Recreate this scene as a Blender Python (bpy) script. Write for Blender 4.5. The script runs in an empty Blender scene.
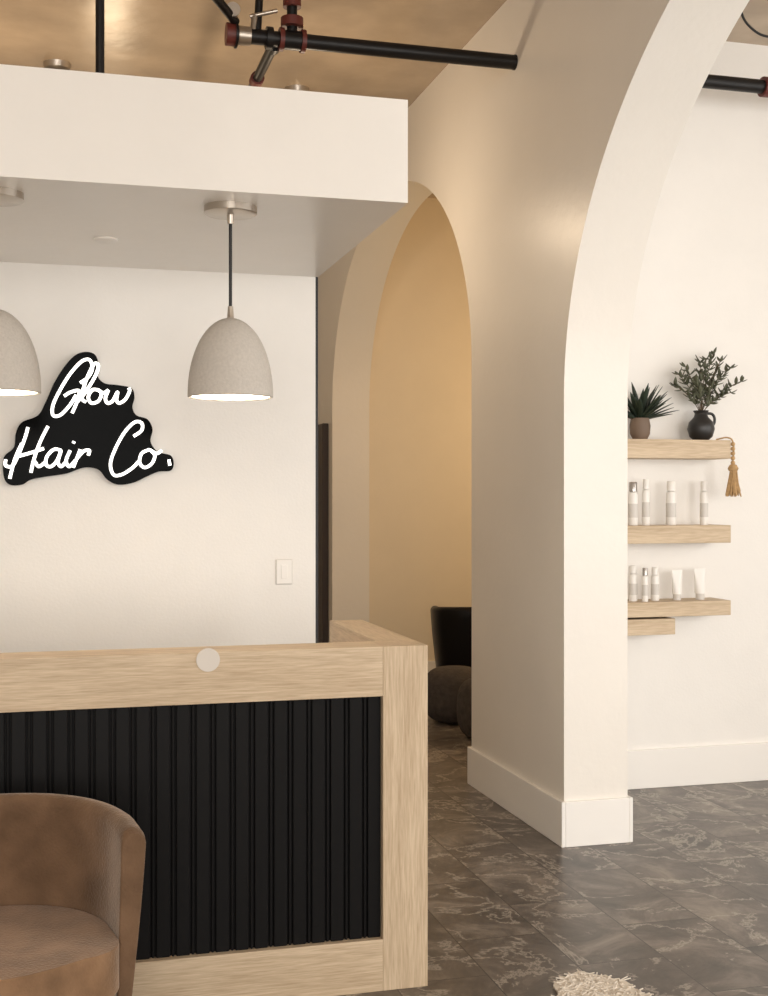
import bpy, bmesh, math, random
from mathutils import Vector, Matrix
random.seed(7)
D=bpy.data
col=bpy.context.scene.collection
def lin(c):
    c=c/255.0
    return c/12.92 if c<=0.04045 else ((c+0.055)/1.055)**2.4
def rgb(r,g,b): return (lin(r),lin(g),lin(b),1)

# ---------------- materials ----------------
def newmat(name):
    m=D.materials.new(name); m.use_nodes=True
    nt=m.node_tree; b=nt.nodes['Principled BSDF']
    return m,nt,b
def plain(name,c,rough=0.6,metal=0.0,noise=0.0,nscale=6,bump=0.0,bscale=60,spec=0.5,sheen=0):
    m,nt,b=newmat(name)
    b.inputs['Base Color'].default_value=c
    b.inputs['Roughness'].default_value=rough
    b.inputs['Metallic'].default_value=metal
    b.inputs['Specular IOR Level'].default_value=spec
    if sheen:
        b.inputs['Sheen Weight'].default_value=sheen
        b.inputs['Sheen Roughness'].default_value=.4
        b.inputs['Sheen Tint'].default_value=(1,.88,.76,1)
    tc=nt.nodes.new('ShaderNodeTexCoord')
    n=nt.nodes.new('ShaderNodeTexNoise'); n.inputs['Scale'].default_value=nscale; n.inputs['Detail'].default_value=5
    nt.links.new(tc.outputs['Object'],n.inputs['Vector'])
    if noise>0:
        mx=nt.nodes.new('ShaderNodeMix'); mx.data_type='RGBA'
        mx.inputs[6].default_value=tuple(x*(1-noise) for x in c[:3])+(1,)
        mx.inputs[7].default_value=tuple(min(1,x*(1+noise)) for x in c[:3])+(1,)
        r=nt.nodes.new('ShaderNodeMapRange'); r.inputs[1].default_value=.3; r.inputs[2].default_value=.7
        nt.links.new(n.outputs['Fac'],r.inputs[0]); nt.links.new(r.outputs[0],mx.inputs[0])
        nt.links.new(mx.outputs[2],b.inputs['Base Color'])
    if bump>0:
        n2=nt.nodes.new('ShaderNodeTexNoise'); n2.inputs['Scale'].default_value=bscale; n2.inputs['Detail'].default_value=4
        nt.links.new(tc.outputs['Object'],n2.inputs['Vector'])
        bp=nt.nodes.new('ShaderNodeBump'); bp.inputs['Strength'].default_value=bump; bp.inputs['Distance'].default_value=.01
        nt.links.new(n2.outputs['Fac'],bp.inputs['Height']); nt.links.new(bp.outputs[0],b.inputs['Normal'])
    return m
def emis(name,c,s):
    m,nt,b=newmat(name)
    b.inputs['Base Color'].default_value=c
    b.inputs['Emission Color'].default_value=c
    b.inputs['Emission Strength'].default_value=s
    return m
def wood(name,axis,c1=rgb(180,156,126),c2=rgb(214,193,164)):
    m,nt,b=newmat(name)
    tc=nt.nodes.new('ShaderNodeTexCoord'); mp=nt.nodes.new('ShaderNodeMapping')
    s=[60,60,60]; s[axis]=3.0
    mp.inputs['Scale'].default_value=s
    nt.links.new(tc.outputs['Object'],mp.inputs[0])
    n=nt.nodes.new('ShaderNodeTexNoise'); n.inputs['Scale'].default_value=1.0; n.inputs['Detail'].default_value=8; n.inputs['Roughness'].default_value=.72; n.inputs['Distortion'].default_value=.5
    nt.links.new(mp.outputs[0],n.inputs['Vector'])
    mp2=nt.nodes.new('ShaderNodeMapping'); s2=[300,300,300]; s2[axis]=14
    mp2.inputs['Scale'].default_value=s2; nt.links.new(tc.outputs['Object'],mp2.inputs[0])
    n2=nt.nodes.new('ShaderNodeTexNoise'); n2.inputs['Scale'].default_value=1.0; n2.inputs['Detail'].default_value=3
    nt.links.new(mp2.outputs[0],n2.inputs['Vector'])
    mp3=nt.nodes.new('ShaderNodeMapping'); s3=[9,9,9]; s3[axis]=1.1
    mp3.inputs['Scale'].default_value=s3; nt.links.new(tc.outputs['Object'],mp3.inputs[0])
    n3=nt.nodes.new('ShaderNodeTexNoise'); n3.inputs['Scale'].default_value=1.0; n3.inputs['Detail'].default_value=4; n3.inputs['Distortion'].default_value=1.5
    nt.links.new(mp3.outputs[0],n3.inputs['Vector'])
    ad=nt.nodes.new('ShaderNodeMath'); ad.operation='MULTIPLY_ADD'; ad.inputs[1].default_value=.4
    nt.links.new(n2.outputs['Fac'],ad.inputs[0])
    ml=nt.nodes.new('ShaderNodeMath'); ml.operation='MULTIPLY_ADD'; ml.inputs[1].default_value=.35
    ml3=nt.nodes.new('ShaderNodeMath'); ml3.operation='MULTIPLY'; ml3.inputs[1].default_value=.25
    nt.links.new(n3.outputs['Fac'],ml3.inputs[0]); nt.links.new(ml3.outputs[0],ml.inputs[2])
    nt.links.new(n.outputs['Fac'],ml.inputs[0]); nt.links.new(ml.outputs[0],ad.inputs[2])
    cr=nt.nodes.new('ShaderNodeValToRGB')
    cr.color_ramp.elements[0].position=.38; cr.color_ramp.elements[0].color=c1
    cr.color_ramp.elements[1].position=.60; cr.color_ramp.elements[1].color=c2
    nt.links.new(ad.outputs[0],cr.inputs[0]); nt.links.new(cr.outputs[0],b.inputs['Base Color'])
    b.inputs['Roughness'].default_value=.55
    bp=nt.nodes.new('ShaderNodeBump'); bp.inputs['Strength'].default_value=.25; bp.inputs['Distance'].default_value=.002
    nt.links.new(ad.outputs[0],bp.inputs['Height']); nt.links.new(bp.outputs[0],b.inputs['Normal'])
    return m
def floor_mat():
    m,nt,b=newmat('slate_tile')
    L=nt.links.new
    tc=nt.nodes.new('ShaderNodeTexCoord')
    mp=nt.nodes.new('ShaderNodeMapping'); mp.inputs['Rotation'].default_value=(0,0,math.radians(90)); mp.inputs['Location'].default_value=(.12,.07,0)
    L(tc.outputs['Object'],mp.inputs[0])
    br=nt.nodes.new('ShaderNodeTexBrick')
    br.inputs['Scale'].default_value=1; br.inputs['Brick Width'].default_value=.61; br.inputs['Row Height'].default_value=.305
    br.inputs['Mortar Size'].default_value=.0025; br.inputs['Mortar Smooth'].default_value=.2
    br.inputs['Color1'].default_value=(.30,.30,.30,1); br.inputs['Color2'].default_value=(.75,.75,.75,1); br.inputs['Mortar'].default_value=(.5,.5,.5,1)
    L(mp.outputs[0],br.inputs['Vector'])
    sc=nt.nodes.new('ShaderNodeVectorMath'); sc.operation='SCALE'; sc.inputs['Scale'].default_value=9
    L(br.outputs['Color'],sc.inputs[0])
    ad=nt.nodes.new('ShaderNodeVectorMath'); ad.operation='ADD'
    L(tc.outputs['Object'],ad.inputs[0]); L(sc.outputs[0],ad.inputs[1])
    n=nt.nodes.new('ShaderNodeTexNoise'); n.inputs['Scale'].default_value=4.0; n.inputs['Detail'].default_value=10; n.inputs['Roughness'].default_value=.7; n.inputs['Distortion'].default_value=.6
    L(ad.outputs[0],n.inputs['Vector'])
    cr=nt.nodes.new('ShaderNodeValToRGB')
    e=cr.color_ramp.elements
    e[0].position=.32; e[0].color=rgb(64,58,54)
    e[1].position=.70; e[1].color=rgb(146,135,124)
    x=e.new(.5); x.color=rgb(97,89,82)
    L(n.outputs['Fac'],cr.inputs[0])
    n2=nt.nodes.new('ShaderNodeTexNoise'); n2.inputs['Scale'].default_value=2.4; n2.inputs['Detail'].default_value=10; n2.inputs['Roughness'].default_value=.66; n2.inputs['Distortion'].default_value=.5
    L(ad.outputs[0],n2.inputs['Vector'])
    vr=nt.nodes.new('ShaderNodeValToRGB'); e=vr.color_ramp.elements
    e[0].position=.482; e[0].color=(0,0,0,1); e[1].position=.518; e[1].color=(0,0,0,1)
    x=e.new(.5); x.color=(.62,.62,.62,1)
    L(n2.outputs['Fac'],vr.inputs[0])
    mx=nt.nodes.new('ShaderNodeMix'); mx.data_type='RGBA'
    L(vr.outputs[0],mx.inputs[0]); L(cr.outputs[0],mx.inputs[6]); mx.inputs[7].default_value=rgb(188,178,165)
    mo=nt.nodes.new('ShaderNodeMix'); mo.data_type='RGBA'
    L(br.outputs['Fac'],mo.inputs[0]); L(mx.outputs[2],mo.inputs[6]); mo.inputs[7].default_value=rgb(60,55,51)
    L(mo.outputs[2],b.inputs['Base Color'])
    b.inputs['Roughness'].default_value=.34
    bp=nt.nodes.new('ShaderNodeBump'); bp.inputs['Strength'].default_value=.35; bp.inputs['Distance'].default_value=.004
    L(n.outputs['Fac'],bp.inputs['Height']); L(bp.outputs[0],b.inputs['Normal'])
    return m

M={}
M['wall']=plain('wall_paint',rgb(240,236,230),.55,noise=.012,bump=.08,bscale=90)
M['alcove']=plain('alcove_paint',rgb(234,220,196),.55,noise=.012,bump=.08,bscale=90)
M['arch']=plain('arch_paint',rgb(238,232,223),.36,noise=.02,nscale=2,bump=.12,bscale=25)
M['soffit']=plain('soffit_paint',rgb(240,235,228),.30,noise=.02,nscale=3,bump=.15,bscale=14)
M['trim']=plain('trim_paint',rgb(243,239,233),.4)
M['ceil']=plain('ceiling_concrete',rgb(184,164,140),.26,noise=.17,nscale=2.6,bump=.3,bscale=7)
M['floor']=floor_mat()
M['woodX']=wood('oak_x',0); M['woodY']=wood('oak_y',1); M['woodZ']=wood('oak_z',2)
M['black']=plain('black_slat_paint',rgb(20,19,19),.5,spec=.12)
M['acrylic']=plain('black_acrylic',rgb(5,5,5),.15,spec=.025)
M['neon']=emis('neon_tube_white',(1,.97,.92,1),1.8)
M['concrete']=plain('concrete_shade',rgb(200,193,184),.85,noise=.06,nscale=120,bump=.3,bscale=90)
M['shade_in']=plain('shade_inner_white',rgb(240,232,220),.6)
M['nickel']=plain('brushed_nickel',rgb(190,180,168),.3,metal=.9)
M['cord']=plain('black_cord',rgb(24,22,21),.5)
M['bulb']=emis('bulb_glow',(1,.86,.66,1),8)
M['pipe']=plain('black_iron',rgb(26,23,22),.4,noise=.2,spec=.3)
M['red']=plain('red_oxide_fitting',rgb(100,42,34),.5,noise=.2)
M['suede']=plain('brown_suede',rgb(112,88,68),.95,noise=.28,nscale=9,bump=.3,bscale=140,sheen=.5,spec=.05)
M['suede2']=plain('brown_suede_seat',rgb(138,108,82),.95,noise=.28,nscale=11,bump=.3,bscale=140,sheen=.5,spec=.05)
M['pouf']=plain('grey_boucle',rgb(74,67,62),.95,noise=.2,nscale=30,bump=.6,bscale=70)
M['leather']=plain('black_leather',rgb(18,16,16),.4,spec=.2)
M['darkdoor']=plain('dark_door_paint',rgb(58,44,35),.5)
M['leaf']=plain('agave_leaf',rgb(36,48,34),.5,noise=.3,nscale=12)
M['olive']=plain('olive_leaf',rgb(86,88,68),.55,noise=.3,nscale=20)
M['stem']=plain('twig',rgb(92,74,52),.7)
M['terracotta']=plain('brown_clay',rgb(116,96,80),.6,noise=.1)
M['jug']=plain('dark_ceramic',rgb(38,36,35),.4)
M['white']=plain('white_plastic',rgb(240,236,230),.35)
M['label']=plain('grey_label',rgb(214,209,202),.5)
M['silver']=plain('silver_cap',rgb(170,165,160),.25,metal=.9)
M['tassel']=plain('jute_tassel',rgb(186,152,108),.9,noise=.15,nscale=60)
M['badge']=plain('badge_grey',rgb(214,206,196),.5)
M['rug']=plain('cream_shag',rgb(226,216,202),.95)
M['glass']=plain('window_frame_paint',rgb(60,55,50),.5)

# ---------------- geometry helpers ----------------
def link(name,me,mat=None):
    o=D.objects.new(name,me); col.objects.link(o)
    if mat: me.materials.append(mat)
    return o
def root(name,loc):
    e=D.objects.new(name,None); e.location=loc; e.empty_display_size=.1; col.objects.link(e); return e
def par(o,r):
    o.parent=r; o.matrix_parent_inverse=Matrix.Translation(-Vector(r.location)); return o
def smooth(me,ang=35):
    for p in me.polygons: p.use_smooth=True
    me.set_sharp_from_angle(angle=math.radians(ang))
def box(name,a,b,mat,r=None,bev=0):
    bm=bmesh.new(); bmesh.ops.create_cube(bm,size=1)
    c=[(a[i]+b[i])/2 for i in range(3)]; s=[b[i]-a[i] for i in range(3)]
    for v in bm.verts: v.co=Vector([v.co[i]*s[i] for i in range(3)])
    if bev>0: bmesh.ops.bevel(bm,geom=bm.edges[:],offset=bev,segments=2,affect='EDGES',profile=.5)
    me=D.meshes.new(name); bm.to_mesh(me); bm.free()
    o=link(name,me,mat); o.location=c
    if r: par(o,r)
    return o
def lathe(name,prof,loc,mat,r=None,seg=48,ang=40):
    vs=[];fs=[]
    n=len(prof)
    for i in range(seg):
        t=2*math.pi*i/seg
        for (rr,z) in prof: vs.append((rr*math.cos(t),rr*math.sin(t),z))
    for i in range(seg):
        j=(i+1)%seg
        for k in range(n-1):
            fs.append((i*n+k,j*n+k,j*n+k+1,i*n+k+1))
    me=D.meshes.new(name); me.from_pydata(vs,[],fs)
    bm=bmesh.new(); bm.from_mesh(me); bmesh.ops.remove_doubles(bm,verts=bm.verts[:],dist=1e-5)
    bmesh.ops.recalc_face_normals(bm,faces=bm.faces[:]); bm.to_mesh(me); bm.free()
    smooth(me,ang)
    o=link(name,me,mat); o.location=loc
    if r: par(o,r)
    return o
def tube(name,pts,rad,mat,r=None,cyclic=False,spline='POLY',res=4):
    cu=D.curves.new(name,'CURVE'); cu.dimensions='3D'; cu.bevel_depth=rad; cu.bevel_resolution=res; cu.use_fill_caps=True
    strokes=pts if isinstance(pts[0][0],(tuple,list,Vector)) else [pts]
    for st in strokes:
        if spline=='POLY':
            s=cu.splines.new('POLY'); s.points.add(len(st)-1)
            for i,p in enumerate(st): s.points[i].co=(p[0],p[1],p[2],1)
        else:
            s=cu.splines.new('BEZIER'); s.bezier_points.add(len(st)-1)
            for i,p in enumerate(st):
                bp=s.bezier_points[i]; bp.co=p; bp.handle_left_type='AUTO'; bp.handle_right_type='AUTO'
            s.resolution_u=10
        s.use_cyclic_u=cyclic
    tmp=D.objects.new(name,cu); col.objects.link(tmp)
    dg=bpy.context.evaluated_depsgraph_get(); dg.update()
    me=D.meshes.new_from_object(tmp.evaluated_get(dg))
    D.objects.remove(tmp)
    me.materials.clear()
    for p in me.polygons: p.use_smooth=True
    me.set_sharp_from_angle(angle=math.radians(50))
    o=link(name,me,mat)
    if r: par(o,r)
    return o
def prism(name,poly,axis,lo,hi,mat,r=None,ang=20,bev=0):
    bm=bmesh.new()
    def P(p,t):
        if axis==0: return (t,p[0],p[1])
        if axis==1: return (p[0],t,p[1])
        return (p[0],p[1],t)
    A=[bm.verts.new(P(p,lo)) for p in poly]; B=[bm.verts.new(P(p,hi)) for p in poly]
    n=len(poly)
    bm.faces.new(A); bm.faces.new(B)
    for i in range(n): bm.faces.new((A[i],A[(i+1)%n],B[(i+1)%n],B[i]))
    bmesh.ops.recalc_face_normals(bm,faces=bm.faces[:])
    bmesh.ops.triangulate(bm,faces=[f for f in bm.faces if len(f.verts)>4])
    me=D.meshes.new(name); bm.to_mesh(me); bm.free(); smooth(me,ang)
    o=link(name,me,mat)
    if r: par(o,r)
    return o

# ---------------- camera ----------------
EYE=1.5; F=1235.0; YAW=math.radians(15.13)
cam=D.cameras.new('camera'); co=D.objects.new('camera',cam); col.objects.link(co)
cam.sensor_fit='HORIZONTAL'; cam.sensor_width=36; cam.lens=36*F/768; cam.shift_y=0.001
co.location=(0,0,EYE); co.rotation_euler=(math.radians(90),0,-YAW)
bpy.context.scene.camera=co
cam.dof.use_dof=False

# ---------------- room shell ----------------
CZ=3.92; XL=-3.2; XR=6.0; YF=-3.5; YB=10.6
AX0,AX1=2.14,2.44
box('floor',(XL-.2,YF-.2,-.1),(XR+.2,YB+.2,0),M['floor'])
box('ceiling',(XL-.2,YF-.2,CZ),(XR+.2,YB+.2,CZ+.1),M['ceil'])
box('wall_back',(XL-.2,YB,0),(XR+.2,YB+.2,CZ),M['wall'])
box('wall_left',(XL-.2,YF,0),(XL,YB,CZ),M['wall'])
def wall_with_openings_x(name,x0,x1,y0,y1,ops,mat):
    bm=bmesh.new()
    def ab(a,b):
        r=bmesh.ops.create_cube(bm,size=1)
        for v in r['verts']:
            for i in range(3): v.co[i]=(a[i]+b[i])/2+v.co[i]*(b[i]-a[i])
    y=y0
    for (a,b,zl,zh) in ops:
        ab((x0,y,0),(x1,a,CZ)); ab((x0,a,0),(x1,b,zl)); ab((x0,a,zh),(x1,b,CZ)); y=b
    ab((x0,y,0),(x1,y1,CZ))
    me=D.meshes.new(name); bm.to_mesh(me); bm.free(); return link(name,me,mat)
wall_with_openings_x('wall_right',XR,XR+.2,YF,YB,[(-2.4,4.2,.5,3.3)],M['wall'])
w=wall_with_openings_x('wall_front',YF-.2,YF,-XR,-XL,[(-5.6,-2.8,.4,3.4),(-1.7,2.6,.3,3.4)],M['wall'])
w.rotation_euler=(0,0,math.radians(90))
def winframe(name,axis,c,a,b,zl,zh,n):
    r=root(name,((a+b)/2,c,zl) if axis=='y' else (c,(a+b)/2,zl))
    def bb(nm,p,q,z0,z1):
        if axis=='y': box(nm,(p,c-.03,z0),(q,c+.03,z1),M['glass'],r)
        else: box(nm,(c-.03,p,z0),(c+.03,q,z1),M['glass'],r)
    bb('sill',a,b,zl,zl+.05); bb('head',a,b,zh-.05,zh)
    for i in range(n+1):
        x=a+(b-a)*i/n
        x=min(max(x,a+.025),b-.025)
        bb('mullion_%d'%i,x-.025,x+.025,zl+.05,zh-.05)
winframe('unseen_window_1','y',YF+.1,-2.6,1.7,.3,3.4,4)  # unseen windows, added as openings for the area lights
winframe('unseen_window_2','y',YF+.1,2.8,5.6,.4,3.4,3)
winframe('unseen_window_3','x',XR+.1,-2.4,4.2,.5,3.3,5)

def arc(yc,a,b,z0,n=72):
    return [(yc-a*math.cos(math.pi*i/n), z0+b*math.sin(math.pi*i/n)) for i in range(n+1)]
A1=(2.74,2.2,1.65,1.93); A2=(7.81,1.66,1.3,2.22)
poly=[(YF,0)]
poly+=[(A1[0]-A1[1],0)]+arc(*A1)+[(A1[0]+A1[1],0)]
poly+=[(A2[0]-A2[1],0)]+arc(*A2)+[(A2[0]+A2[1],0)]
poly+=[(YB,0),(YB,CZ),(YF,CZ)]
prism('wall_arches',poly,0,AX0,AX1,M['arch'])
box('wall_shelf',(AX1,5.835,0),(XR,6.0,CZ),M['wall'])
box('wall_alcove',(AX1,9.5,0),(XR,9.65,CZ),M['alcove'])
BH=.195
def ring_base(name,y0,y1):
    r=root(name,(2.29,(y0+y1)/2,0))
    t=.018
    def bd(nm,a,b):
        box(nm,a,b,M['trim'],r,bev=.003)
    bd('left_board',(AX0-t,y0-t,0),(AX0,min(y1+t,YB-.02),BH))
    bd('front_board',(AX0,y0-t,0),(AX1,y0,BH))
    if y1<6.2: bd('rear_board',(AX0,y1,0),(AX1,y1+t,BH))
    if y1<6.2: bd('right_board',(AX1,y0-t,0),(AX1+t,5.817,BH))
ring_base('baseboard_pillar',A1[0]+A1[1],A2[0]-A2[1])
ring_base('baseboard_rear_pillar',A2[0]+A2[1],YB-.04)
box('baseboard_shelf_wall',(AX1+.018,5.817,0),(XR,5.835,BH+.005),M['trim'],bev=.003)
box('baseboard_alcove',(AX1+.02,9.482,0),(XR,9.5,BH),M['trim'])
SX=1.13; SY=5.28; SZ=2.468; ST=2.805
box('wall_sign',(XL,SY,0),(SX-.012,SY+.14,SZ),M['wall'])
box('shadow_gap_strip',(SX-.012,SY+.002,0),(SX,SY+.14,SZ),M['cord'])  # dark strip standing in for the shadow gap at the wall's end
box('trim_soffit_bulkhead',(XL,3.88,SZ),(SX,SY+.14,ST),M['soffit'])
box('baseboard_sign_wall',(XL,SY-.015,0),(SX-.012,SY,.12),M['trim'])
box('door_1',(AX0-.05,9.60,0),(AX0-.001,10.45,2.1),M['darkdoor'],bev=.005)

# ---------------- reception desk ----------------
dx1=1.122; dx0=-1.9; dy0=3.633; dh=1.05; w=.143
sw=.125
R=root('reception_desk',(0,dy0+.2,0))
box('right_stile',(dx1-w,dy0,0),(dx1,dy0+w,dh),M['woodZ'],R,bev=.002)
box('top_rail',(dx0,dy0,dh-.152),(dx1-w,dy0+w,dh),M['woodX'],R,bev=.002)
box('bottom_rail',(dx0,dy0,0),(dx1-w,dy0+w,.158),M['woodX'],R,bev=.002)
box('side_top',(dx1-sw,dy0+w,dh-.152),(dx1,4.46,dh),M['woodY'],R,bev=.002)
box('side_panel',(dx1-w+.02,dy0+w,0),(dx1-.02,4.43,dh-.152),M['black'],R)
box('side_end',(dx1-w,4.43,0),(dx1,4.46,dh-.152),M['woodZ'],R)
box('panel_backing',(dx0,dy0+.035,.158),(dx1-w,dy0+.11,dh-.152),M['black'],R)
x=dx1-w-.002; i=0
while x-.058>dx0:
    box('slat_%d'%i,(x-.040,dy0+.020,.158),(x,dy0+.036,dh-.152),M['black'],R,bev=.003)
    box('bead_%d'%i,(x-.053,dy0+.022,.158),(x-.045,dy0+.036,dh-.152),M['black'],R,bev=.003)
    x-=.058; i+=1
box('work_surface',(dx0,dy0+w,.72),(dx1-w,4.35,.75),M['woodX'],R)
def wl(u,v,Y):
    a=(u-384)/F; d0=Vector((math.sin(YAW)+a*math.cos(YAW),math.cos(YAW)-a*math.sin(YAW),(499-v)/F))
    t=Y/d0.y; return Vector((0,0,EYE))+d0*t
p=wl(208,660,dy0)
o=lathe('round_badge',[(0,0),(.0345,0),(.0345,.004),(0,.004)],(p.x,dy0,p.z),M['badge'])
o.rotation_euler=(math.radians(90),0,0)

# ---------------- pendants ----------------
def pendant(x,y):
    R=root('pendant_lamp',(x,y,SZ))
    lathe('canopy',[(0,0),(.088,0),(.088,-.022),(.08,-.026),(0,-.026)],(x,y,SZ),M['nickel'],R)
    lathe('cord_grip',[(0,0),(.012,0),(.010,-.03),(0,-.03)],(x,y,SZ-.026),M['nickel'],R,seg=16)
    tube('cord',[(x,y,SZ-.05),(x,y,2.13)],.0055,M['cord'],R)
    lathe('socket_cap',[(0,.035),(.009,.035),(.011,.0),(.014,-.01),(0,-.01)],(x,y,2.103),M['nickel'],R,seg=24)
    H=.262; Rr=.141
    outer=[]
    for i in range(33):
        t=(i/32)**1.6
        rr=Rr*max(0,1-(1-t)**2.1)**.5
        outer.append((max(rr,.012),H*(1-t)))
    inner=[(max(r-.012,.003),min(z,H-.012)) for r,z in outer[::-1]]
    lathe('shade',[(.001,H)]+outer+[(Rr-.004,-.003)],(x,y,1.838),M['concrete'],R)
    lathe('shade_lining',[(Rr-.004,-.003)]+inner+[(.001,H-.012)],(x,y,1.838),M['shade_in'],R)
    lathe('bulb',[(0,.09),(.014,.09),(.016,.06),(.03,.03),(.03,.01),(.02,-.008),(0,-.014)],(x,y,1.92),M['bulb'],R,seg=24)
    l=D.lights.new('bulb_light','POINT'); l.energy=6; l.color=(1,.88,.72); l.shadow_soft_size=.03
    lo=D.objects.new('bulb_light',l); col.objects.link(lo); lo.location=(x,y,1.88); par(lo,R)
pendant(.578,4.09); pendant(-.168,4.09)

lathe('sprinkler_cover',[(0,0),(.045,0),(.045,-.006),(.038,-.010),(0,-.010)],(.2,4.71,SZ),M['soffit'])

# ---------------- neon sign ----------------
pn=wl(90,420,SY)
R=root('neon_sign',(pn.x,SY,pn.z))
outline=[(74,357),(84,353),(94,355),(98,364),(97,376),(104,384),(118,386),(131,389),(134,398),(132,408),(136,416),(147,420),(152,430),(150,442),(157,452),(170,456),(173,464),(170,471),(158,472),(146,477),(133,483),(118,485),(107,480),(98,470),(84,468),(66,474),(46,477),(31,480),(22,485),(10,485),(4,477),(4,458),(14,448),(16,434),(22,423),(38,416),(46,402),(54,384),(64,368)]
def catmull(P,n=6,closed=True):
    out=[];m=len(P)
    rng=range(m) if closed else range(m-1)
    for i in rng:
        if closed: p0,p1,p2,p3=[Vector(P[(i+k-1)%m]) for k in range(4)]
        else: p0,p1,p2,p3=[Vector(P[max(0,min(m-1,i+k-1))]) for k in range(4)]
        for j in range(n):
            t=j/n
            out.append(.5*((2*p1)+(-p0+p2)*t+(2*p0-5*p1+4*p2-p3)*t*t+(-p0+3*p1-3*p2+p3)*t**3))
    if not closed: out.append(Vector(P[-1]))
    return out
op=[wl(q[0],q[1],SY) for q in catmull(outline)]
prism('acrylic_backing',[(q.x,q.z) for q in op],1,SY-.03,SY-.018,M['acrylic'],R)
for k,(u,v) in enumerate([(30,470),(85,365),(150,465),(60,440)]):
    q=wl(u,v,SY); box('standoff_%d'%k,(q.x-.008,SY-.018,q.z-.008),(q.x+.008,SY,q.z+.008),M['nickel'],R)
strokes=[
 [(80,384),(88,378),(92,369),(89,361),(81,363),(70,375),(60,391),(53,406),(53,416),(60,416),(69,407),(76,396)],
 [(64,397),(71,393),(79,392),(77,402),(72,414)],
 [(77,403),(86,392),(95,377),(98,367),(94,365),(88,376),(83,390),(82,400),(86,403)],
 [(98,391),(92,391),(88,398),(91,404),(98,402),(101,395),(98,391),(103,394),(108,391)],
 [(108,391),(105,399),(107,404),(112,402),(117,393),(116,401),(119,404),(125,400),(129,392),(128,389)],
 [(6,460),(6,466),(13,466),(20,452),(26,436),(28,428)],[(22,444),(15,460),(10,479)],
 [(48,427),(40,443),(34,460),(31,473)],[(18,457),(32,453),(44,449)],
 [(61,451),(54,450),(47,457),(46,465),(51,467),(57,461),(61,451),(58,462),(61,467),(66,462)],
 [(35,462),(39,467),(46,462)],
 [(70,451),(66,461),(69,467),(75,461)],[(74,442),(73,444)],
 [(80,450),(77,458),(73,468)],[(76,460),(83,452),(89,451),(88,456)],
 [(133,437),(141,431),(141,424),(134,423),(124,433),(115,449),(110,464),(113,475),(121,475),(131,469),(138,462)],
 [(149,450),(141,454),(139,463),(144,468),(151,464),(154,456),(149,450)],[(150,451),(156,454),(161,451)],
 [(168,460),(169,466)],
]
st3=[[ (lambda q:(q.x,SY-.04,q.z))(wl(c[0],c[1],SY)) for c in (catmull(s,8,False) if len(s)>2 else s)] for s in strokes]
tube('neon_tube',st3,.0066,M['neon'],R)

p=wl(284,572,SY)
R=root('light_switch',(p.x,SY,p.z))
box('plate',(p.x-.037,SY-.005,p.z-.055),(p.x+.037,SY,p.z+.055),M['label'],R,bev=.002)
box('rocker',(p.x-.033,SY-.007,p.z-.051),(p.x+.033,SY-.004,p.z+.051),M['white'],R,bev=.001)
box('toggle',(p.x-.014,SY-.010,p.z-.03),(p.x+.014,SY-.007,p.z+.03),M['white'],R,bev=.001)

# ---------------- armchair ----------------
def chair_shell(name,CX,CY,mat,R,Ro=.355,th=.062,top=.715,fr=.26,zb=.14,ex=2.6,dip=.01,rise=.0):
    path=[]
    n1=8
    for i in range(n1): path.append((Ro,-fr+fr*i/n1,1,0))
    for i in range(49):
        t=math.pi*i/48; c,s=math.cos(t),math.sin(t)
        px=Ro*math.copysign(abs(c)**(2/ex),c); py=Ro*abs(s)**(2/ex)
        nx=math.copysign(abs(px/Ro)**(ex-1),c); ny=(py/Ro)**(ex-1); l=math.hypot(nx,ny)
        path.append((px,py,nx/l,ny/l))
    for i in range(1,n1+1): path.append((-Ro,-fr*i/n1,-1,0))
    vs=[];fs=[]
    def section(h):
        P=[]; m=10
        for i in range(m+1):
            t=i/m; z=zb+(h-.03-zb)*t
            P.append((.05*(1-t)**1.2,z))
        for i in range(1,8):
            a=math.pi*i/8
            P.append((th/2-th/2*math.cos(a),h-.03+.03*math.sin(a)))
        for i in range(m+1):
            t=1-i/m; z=zb+(h-.03-zb)*t
            P.append((.05*(1-t)**1.2*.3+th,z))
        return P
    n=len(path)
    for k,(px,py,nx,ny) in enumerate(path):
        e=min(k,n-1-k)
        h=top+rise*math.sin(math.pi*k/(n-1))-(dip*(1-e/2)**2 if e<2 else 0)
        for (d,z) in section(h):
            vs.append((CX+px-nx*d,CY+py-ny*d,z))
    m=len(section(top))
    for k in range(n-1):
        for j in range(m-1):
            fs.append((k*m+j,(k+1)*m+j,(k+1)*m+j+1,k*m+j+1))
        fs.append((k*m+m-1,(k+1)*m+m-1,(k+1)*m,k*m))
    fs.append(tuple(range(m))); fs.append(tuple((n-1)*m+j for j in range(m)))
    me=D.meshes.new(name); me.from_pydata(vs,[],fs)
    bm=bmesh.new(); bm.from_mesh(me); bmesh.ops.recalc_face_normals(bm,faces=bm.faces[:])
    bm.to_mesh(me); bm.free(); smooth(me,50)
    o=link(name,me,mat); par(o,R)
    b=o.modifiers.new('b','BEVEL'); b.width=.008; b.segments=3; b.limit_method='ANGLE'; b.angle_limit=math.radians(60)
    return o
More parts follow.
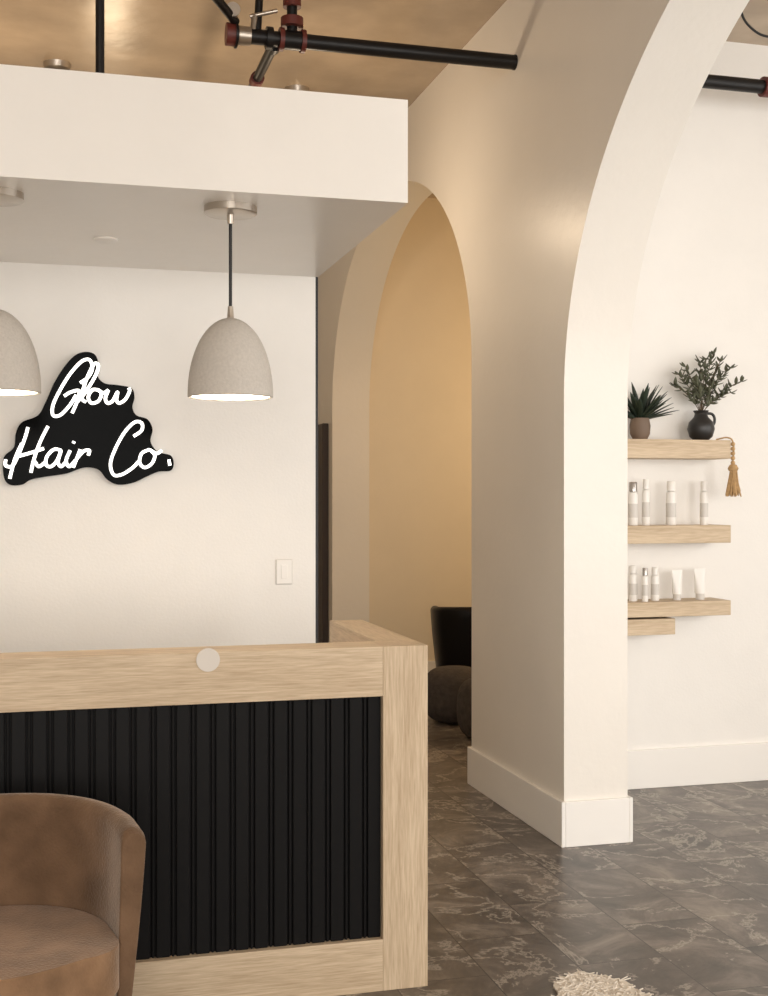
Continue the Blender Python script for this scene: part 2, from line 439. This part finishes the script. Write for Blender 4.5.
def dpoly(cx,cy,r,fr,n=24,corner=.09,pw=.77,bow=.02):
    P=[]
    for i in range(n+1):
        t=math.pi*i/n; c,s=math.cos(t),math.sin(t)
        P.append((cx+r*math.copysign(abs(c)**pw,c),cy+r*abs(s)**pw))
    for i in range(7):
        a=math.pi+math.pi/2*i/6; P.append((cx-r+corner+corner*math.cos(a),cy-fr+corner+corner*math.sin(a)))
    for i in range(1,8):
        t=i/8; P.append((cx+(-(r-corner)+2*(r-corner)*t),cy-fr-bow*math.sin(math.pi*t)))
    for i in range(7):
        a=1.5*math.pi+math.pi/2*i/6; P.append((cx+r-corner+corner*math.cos(a),cy-fr+corner+corner*math.sin(a)))
    return P
def cushion(name,poly,z0,z1,mat,R,rad=.03):
    o=prism(name,poly,2,z0,z1,mat,R,ang=40)
    b=o.modifiers.new('b','BEVEL'); b.width=rad; b.segments=5; b.limit_method='ANGLE'; b.angle_limit=math.radians(50)
    return o
CX,CY=-.14,3.13
R=root('tub_armchair',(CX,CY,0))
chair_shell('shell',CX,CY,M['suede'],R,Ro=.36,fr=.09,top=.685,rise=.025,ex=2.15)
cushion('seat_base',dpoly(CX,CY,.285,.17,pw=.93,bow=.05),.14,.315,M['suede'],R,.01)
cushion('seat_cushion',dpoly(CX,CY,.29,.19,corner=.10,pw=.93,bow=.05),.31,.422,M['suede2'],R,.035)
for i,(a,b) in enumerate([(-.20,-.12),(.20,-.12),(-.18,.2),(.18,.2)]):
    lathe('leg_%d'%i,[(0,0),(.014,0),(.022,.15),(0,.15)],(CX+a,CY+b,0),M['darkdoor'],R,seg=16)
R.rotation_euler=(0,0,math.radians(10))

# ---------------- seating beyond arch ----------------
def pouf(x,y,r,h):
    prof=[(0,0)]
    for i in range(1,24):
        t=-math.pi/2+math.pi*i/24
        prof.append((r*abs(math.cos(t))**.55,h/2+h/2*math.copysign(abs(math.sin(t))**.8,math.sin(t))))
    prof.append((0,h))
    lathe('pouf',prof,(x,y,0),M['pouf'],ang=80)
pouf(2.63,7.9,.22,.37); pouf(2.63,7.3,.18,.38)
R=root('black_lounge_chair',(3.07,8.8,0))
chair_shell('shell',3.07,8.8,M['leather'],R,Ro=.31,th=.07,top=.68,fr=.2,rise=.03)
cushion('seat_cushion',dpoly(3.07,8.8,.24,.25),.14,.45,M['leather'],R,.03)
lathe('pedestal_base',[(0,0),(.2,0),(.2,.015),(.03,.03),(.03,.15),(0,.15)],(3.07,8.8,0),M['silver'],R)
R.rotation_euler=(0,0,math.radians(165))

# ---------------- shelves ----------------
SF=5.64; SB=5.835
def shelf(z0,z1,x1):
    box('floating_shelf',(2.62,SF,z0),(x1,SB,z1),M['woodX'],bev=.002)
XE=3.365
shelf(1.705,1.80,XE); shelf(1.275,1.365,XE); shelf(.905,.98,XE); shelf(.815,.895,3.05)
def sx(u,Y=5.73):
    return wl(u,499,Y).x
def bottle(u,z,r,h,capm='white',Y=5.73):
    x=sx(u,Y); R=root('product_bottle',(x,Y,z))
    lathe('body',[(0,0),(r*.95,0),(r,.004),(r,h*.70),(r*.86,h*.76),(r*.5,h*.78),(0,h*.78)],(x,Y,z),M['white'],R,seg=28)
    lathe('label',[(r*1.01,h*.18),(r*1.01,h*.5)],(x,Y,z),M['label'],R,seg=28)
    lathe('cap',[(0,h*.78),(r*.82,h*.78),(r*.82,h*.99),(r*.76,h),(0,h)],(x,Y,z),M[capm],R,seg=28)
def tube_item(u,z,r,h,Y=5.73):
    x=sx(u,Y); R=root('product_tube',(x,Y,z))
    lathe('cap',[(0,0),(r*.8,0),(r*.8,h*.2),(0,h*.2)],(x,Y,z),M['label'],R,seg=24)
    vs=[];fs=[];n=24;K=7
    for k in range(K):
        t=k/(K-1); 
        for i in range(n):
            a=2*math.pi*i/n; vs.append((x+r*(1+.25*t)*math.cos(a),Y+r*(1-.93*t)*math.sin(a),z+h*(.2+.8*t)))
    for k in range(K-1):
        for i in range(n): fs.append((k*n+i,k*n+(i+1)%n,(k+1)*n+(i+1)%n,(k+1)*n+i))
    fs.append(tuple(range(n))[::-1]); fs.append(tuple((K-1)*n+i for i in range(n)))
    me=D.meshes.new('tube'); me.from_pydata(vs,[],fs); smooth(me,50); par(link('tube',me,M['white']),R)
z2=1.365; z3=.98
bottle(633,z2,.025,.22,'silver'); bottle(646,z2,.02,.235); bottle(671,z2,.026,.225); bottle(704,z2,.021,.225)
bottle(633,z3,.022,.18); bottle(645,z3,.016,.17,'silver',5.69); bottle(655,z3,.021,.17)
tube_item(677,z3,.025,.155); tube_item(700,z3,.028,.16)
zt=1.80
ax=sx(640,5.73)
R=root('potted_agave',(ax,5.73,zt))
lathe('pot',[(0,0),(.035,0),(.05,.03),(.053,.07),(.046,.11),(.04,.11),(.044,.07),(.04,.095),(0,.095)],(ax,5.73,zt),M['terracotta'],R)
def leafmesh(name,items,mat,R):
    vs=[];fs=[]
    for (b,d,L,W,bend) in items:
        d=Vector(d).normalized(); side=d.cross(Vector((0,0,1)))
        if side.length<.05: side=Vector((1,0,0))
        side.normalize(); up=side.cross(d).normalized()
        K=7; s=len(vs); b=Vector(b)
        for k in range(K):
            t=k/(K-1); c=b+d*L*t+up*bend*L*t*t
            wd=W*max(.03,(math.sin(math.pi*(.12+.88*t))**.8 if t<1 else 0))
            vs+= [tuple(c-side*wd/2),tuple(c-up*wd*.22),tuple(c+side*wd/2)]
        for k in range(K-1):
            a=s+k*3
            fs+=[(a,a+1,a+4,a+3),(a+1,a+2,a+5,a+4)]
    me=D.meshes.new(name); me.from_pydata(vs,[],fs)
    for p in me.polygons: p.use_smooth=True
    o=link(name,me,mat); par(o,R)
    sm=o.modifiers.new('s','SOLIDIFY'); sm.thickness=.0015
    return o
its=[]
for i in range(54):
    a=i*2.399; el=math.radians(12+66*((i%23)/22))
    L=random.uniform(.15,.23)
    d=(math.cos(a)*math.cos(el),.5*math.sin(a)*math.cos(el),math.sin(el)+.15)
    its.append(((ax+.01*math.cos(a),5.73+.01*math.sin(a),zt+.10),d,min(L*(1 if math.sin(a)<.3 else .5),.2),.032,-.15))
leafmesh('leaves',its,M['leaf'],R)
jx=sx(701,5.73)
R=root('jug_with_olive_branches',(jx,5.73,zt))
lathe('jug',[(0,0),(.035,0),(.058,.02),(.07,.06),(.062,.095),(.036,.122),(.032,.14),(.04,.155),(.034,.155),(.027,.14),(.03,.12),(0,.11)],(jx,5.73,zt),M['jug'],R)
tube('jug_handle',[(jx+.034,5.73,zt+.142),(jx+.068,5.73,zt+.135),(jx+.078,5.73,zt+.10),(jx+.062,5.73,zt+.07)],.007,M['jug'],R,spline='BEZ')
its=[];stems=[]
for (ex,ez,ey) in [(-.16,.17,-.02),(-.13,.23,.0),(-.09,.27,.0),(-.02,.29,-.03),(.03,.31,.0),(.07,.34,.0),(.10,.30,-.02),(.17,.27,.0),(.22,.20,-.02),(.08,.22,-.05),(-.06,.19,-.05),(.15,.14,-.04)]:
    base=Vector((jx,5.73,zt+.13)); end=base+Vector((ex,ey,ez-.02))
    mid=(base+end)/2+Vector((-ex*.18,0,.03))
    pts=[]
    for k in range(11):
        t=k/10; q=base*(1-t)**2+mid*2*t*(1-t)+end*t*t; pts.append(tuple(q))
        if k>=3:
            for s_ in range(3):
                dr=(end-base).normalized()
                an=random.uniform(0,6.28)
                dd=dr*.5+Vector((math.cos(an),math.sin(an)*.6,random.uniform(-.5,.8)))*.9
                its.append((tuple(q),tuple(dd),random.uniform(.03,.052),.017,.1))
    stems.append(pts)
tube('stems',stems,.002,M['stem'],R,res=2)
leafmesh('leaves',its,M['olive'],R)
tx=XE+.004; ty=SF+.01
R=root('bead_tassel_garland',(tx,ty,1.8))
tube('string',[(tx-.06,ty+.04,1.805),(tx-.01,ty+.0,1.812),(tx+.004,ty-.008,1.80),(tx+.006,ty-.01,1.66)],.004,M['tassel'],R,spline='BEZ')
for k in range(5):
    lathe('bead_%d'%k,[(0,-.012),(.008,-.009),(.012,0),(.008,.009),(0,.012)],(tx+.006,ty-.012,1.78-.024*k),M['tassel'],R,seg=14,ang=80)
lathe('knot',[(0,-.02),(.022,-.012),(.028,0),(.018,.018),(0,.026)],(tx+.006,ty-.014,1.655),M['tassel'],R,seg=18,ang=80)
fr=[]
for k in range(120):
    a=random.uniform(0,6.28); r0=random.uniform(.003,.018); r1=random.uniform(.008,.046)
    fr.append([(tx+.006+r0*math.cos(a),ty-.016+r0*math.sin(a),1.645),(tx+.006+r1*math.cos(a),ty-.018+r1*math.sin(a)*.6,1.53+random.uniform(-.02,.01))])
tube('fringe',fr,.003,M['tassel'],R,res=1)

# ---------------- pipes ----------------
PY,PZ=5.52,3.58
R=root('sprinkler_pipe',(1.5,PY,PZ))
tube('main_pipe_left',[(.80,PY,PZ),(AX0+.02,PY,PZ)],.034,M['pipe'],R,res=8)
tube('main_pipe_right',[(AX1-.02,PY,PZ),(XR-.01,PY,PZ)],.034,M['pipe'],R,res=8)
def xcyl(nm,x0,x1,r,mat,y=PY,z=PZ): tube(nm,[(x0,y,z),(x1,y,z)],r,mat,R,res=6)
xcyl('coupling_a',.76,.80,.050,M['red']); xcyl('flange_a',.80,.81,.058,M['pipe'])
xcyl('hub_a',.815,.87,.042,M['nickel']); xcyl('coupling_b',.94,.97,.05,M['pipe'])
xcyl('tee_collar_l',1.00,1.02,.052,M['red']); xcyl('tee',1.02,1.10,.043,M['pipe']); xcyl('tee_collar_r',1.10,1.12,.052,M['red'])
tube('riser',[(1.06,PY,PZ),(1.06,PY,CZ-.001)],.024,M['pipe'],R,res=6)
tube('riser_collar',[(1.06,PY,PZ+.06),(1.06,PY,PZ+.10)],.052,M['red'],R,res=6)
tube('riser_union',[(1.06,PY,PZ+.15),(1.06,PY,PZ+.23)],.042,M['red'],R,res=6)
tube('riser_thin',[(.90,PY,PZ),(.92,PY,CZ-.001)],.018,M['pipe'],R,res=6)
tube('valve_lever',[(.86,PY-.05,PZ+.07),(.98,PY-.07,PZ+.10)],.009,M['nickel'],R)
tube('valve_stem',[(.88,PY-.02,PZ+.03),(.88,PY-.055,PZ+.08)],.014,M['nickel'],R)
tube('branch_back',[(.985,PY,PZ-.01),(.985,8.4,PZ-.01),(.985,8.4,CZ-.001)],.024,M['pipe'],R,res=6)
tube('branch_collar',[(.985,PY+.03,PZ-.01),(.985,PY+.08,PZ-.01)],.036,M['pipe'],R,res=6)
tube('branch_collar_2',[(.985,PY+.5,PZ-.01),(.985,PY+.56,PZ-.01)],.034,M['red'],R,res=6)
tube('branch_left',[(.80,PY-.02,PZ+.05),(.62,PY-.3,3.68),(.30,PY-.6,3.74),(-1.2,PY-.6,3.74)],.02,M['pipe'],R,res=6)
tube('gauge',[(.78,PY-.06,PZ+.08),(.78,PY-.09,PZ+.08)],.032,M['nickel'],R,res=6)
tube('right_coupling',[(3.47,PY,PZ),(3.53,PY,PZ)],.05,M['red'],R,res=6)
tube('wall_escutcheon',[(AX0-.008,PY,PZ),(AX0+.001,PY,PZ)],.036,M['pipe'],R,res=6)
R=root('conduit',(.175,4.6,ST)); tube('rod',[(.175,4.6,ST),(.175,4.6,CZ)],.016,M['pipe'],R,res=6)
lathe('foot_flange',[(0,0),(.05,0),(.05,.01),(0,.01)],(.175,4.6,ST),M['pipe'],R)
R=root('hanging_cable',(3.5,5.3,CZ))
tube('cable',[wl(742,-20,5.3),wl(740,4,5.3),wl(748,25,5.3),wl(775,37,5.3),wl(800,20,5.3),wl(806,-22,5.3)],.006,M['cord'],R,spline='BEZ')
def spot(x,y):
    R=root('ceiling_downlight',(x,y,CZ))
    lathe('housing',[(0,0),(.075,0),(.07,-.03),(.045,-.05),(0,-.05)],(x,y,CZ),M['nickel'],R)
    lathe('lens',[(0,0),(.04,0),(.03,-.012),(0,-.014)],(x,y,CZ-.05),M['shade_in'],R)
def cz_pt(u,v):
    a=(u-384)/F; d0=Vector((math.sin(YAW)+a*math.cos(YAW),math.cos(YAW)-a*math.sin(YAW),(499-v)/F))
    return d0*((CZ-EYE)/d0.z)
for u,v in [(57,64),(297,89)]:
    q=cz_pt(u,v); spot(q.x,q.y)

# ---------------- rug ----------------
RX,RY=1.60,3.34; ra,rb=.14,.26
R=root('shag_rug',(RX,RY,0))
rp=[]
for i in range(60):
    t=2*math.pi*i/60; rr=1+.08*random.uniform(-1,1)
    rp.append((RX+ra*rr*math.cos(t),RY+rb*rr*math.sin(t)))
prism('pile_base',rp,2,0,.006,M['rug'],R)
ft=[]
for i in range(700):
    t=random.uniform(0,2*math.pi); q=math.sqrt(random.random())
    x=RX+ra*q*math.cos(t); y=RY+rb*q*math.sin(t)
    a=random.uniform(0,6.28); L=random.uniform(.01,.04)
    ft.append([(x,y,.004),(x+L*math.cos(a),y+L*math.sin(a),.009)])
tube('pile',ft,.0022,M['rug'],R,res=0)

# ---------------- lights ----------------
def area(name,loc,target,sx_,sy_,e,c):
    l=D.lights.new(name,'AREA'); l.shape='RECTANGLE'; l.size=sx_; l.size_y=sy_; l.energy=e; l.color=c
    o=D.objects.new(name,l); col.objects.link(o); o.location=loc
    o.rotation_euler=(Vector(target)-Vector(loc)).to_track_quat('-Z','Y').to_euler(); return o
area('added_daylight_1',(-.45,YF-.3,1.85),(-.45,5,1.85),4.2,3.0,245,(1,.96,.91))  # area lights added outside the unseen windows to fill the rooms with daylight
area('added_daylight_2',(4.2,YF-.3,1.9),(4.2,5,1.9),2.8,3.0,235,(1,.975,.94))
area('added_daylight_3',(XR+.3,.9,1.9),(0,.9,1.9),6.4,2.8,160,(1,.975,.94))
def pt(name,loc,e,c,r=.1):
    l=D.lights.new(name,'POINT'); l.energy=e; l.color=c; l.shadow_soft_size=r
    o=D.objects.new(name,l); col.objects.link(o); o.location=loc
pt('warm_uplight_a',(-.2,6.6,3.0),22,(1,.79,.56),.08)
pt('warm_uplight_b',(1.3,6.4,3.0),17,(1,.79,.56),.08)
pt('alcove_lamp',(4.4,8.0,2.3),58,(1,.73,.43),.12)
pt('corridor_lamp',(.4,8.5,3.0),12,(1,.78,.52),.1)

W=D.worlds.new('sky'); bpy.context.scene.world=W; W.use_nodes=True
W.node_tree.nodes['Background'].inputs[0].default_value=(1,.97,.93,1)
W.node_tree.nodes['Background'].inputs[1].default_value=.8
try:
    bpy.context.scene.view_settings.view_transform='Standard'
    bpy.context.scene.view_settings.look='None'
except Exception as e: print(e)
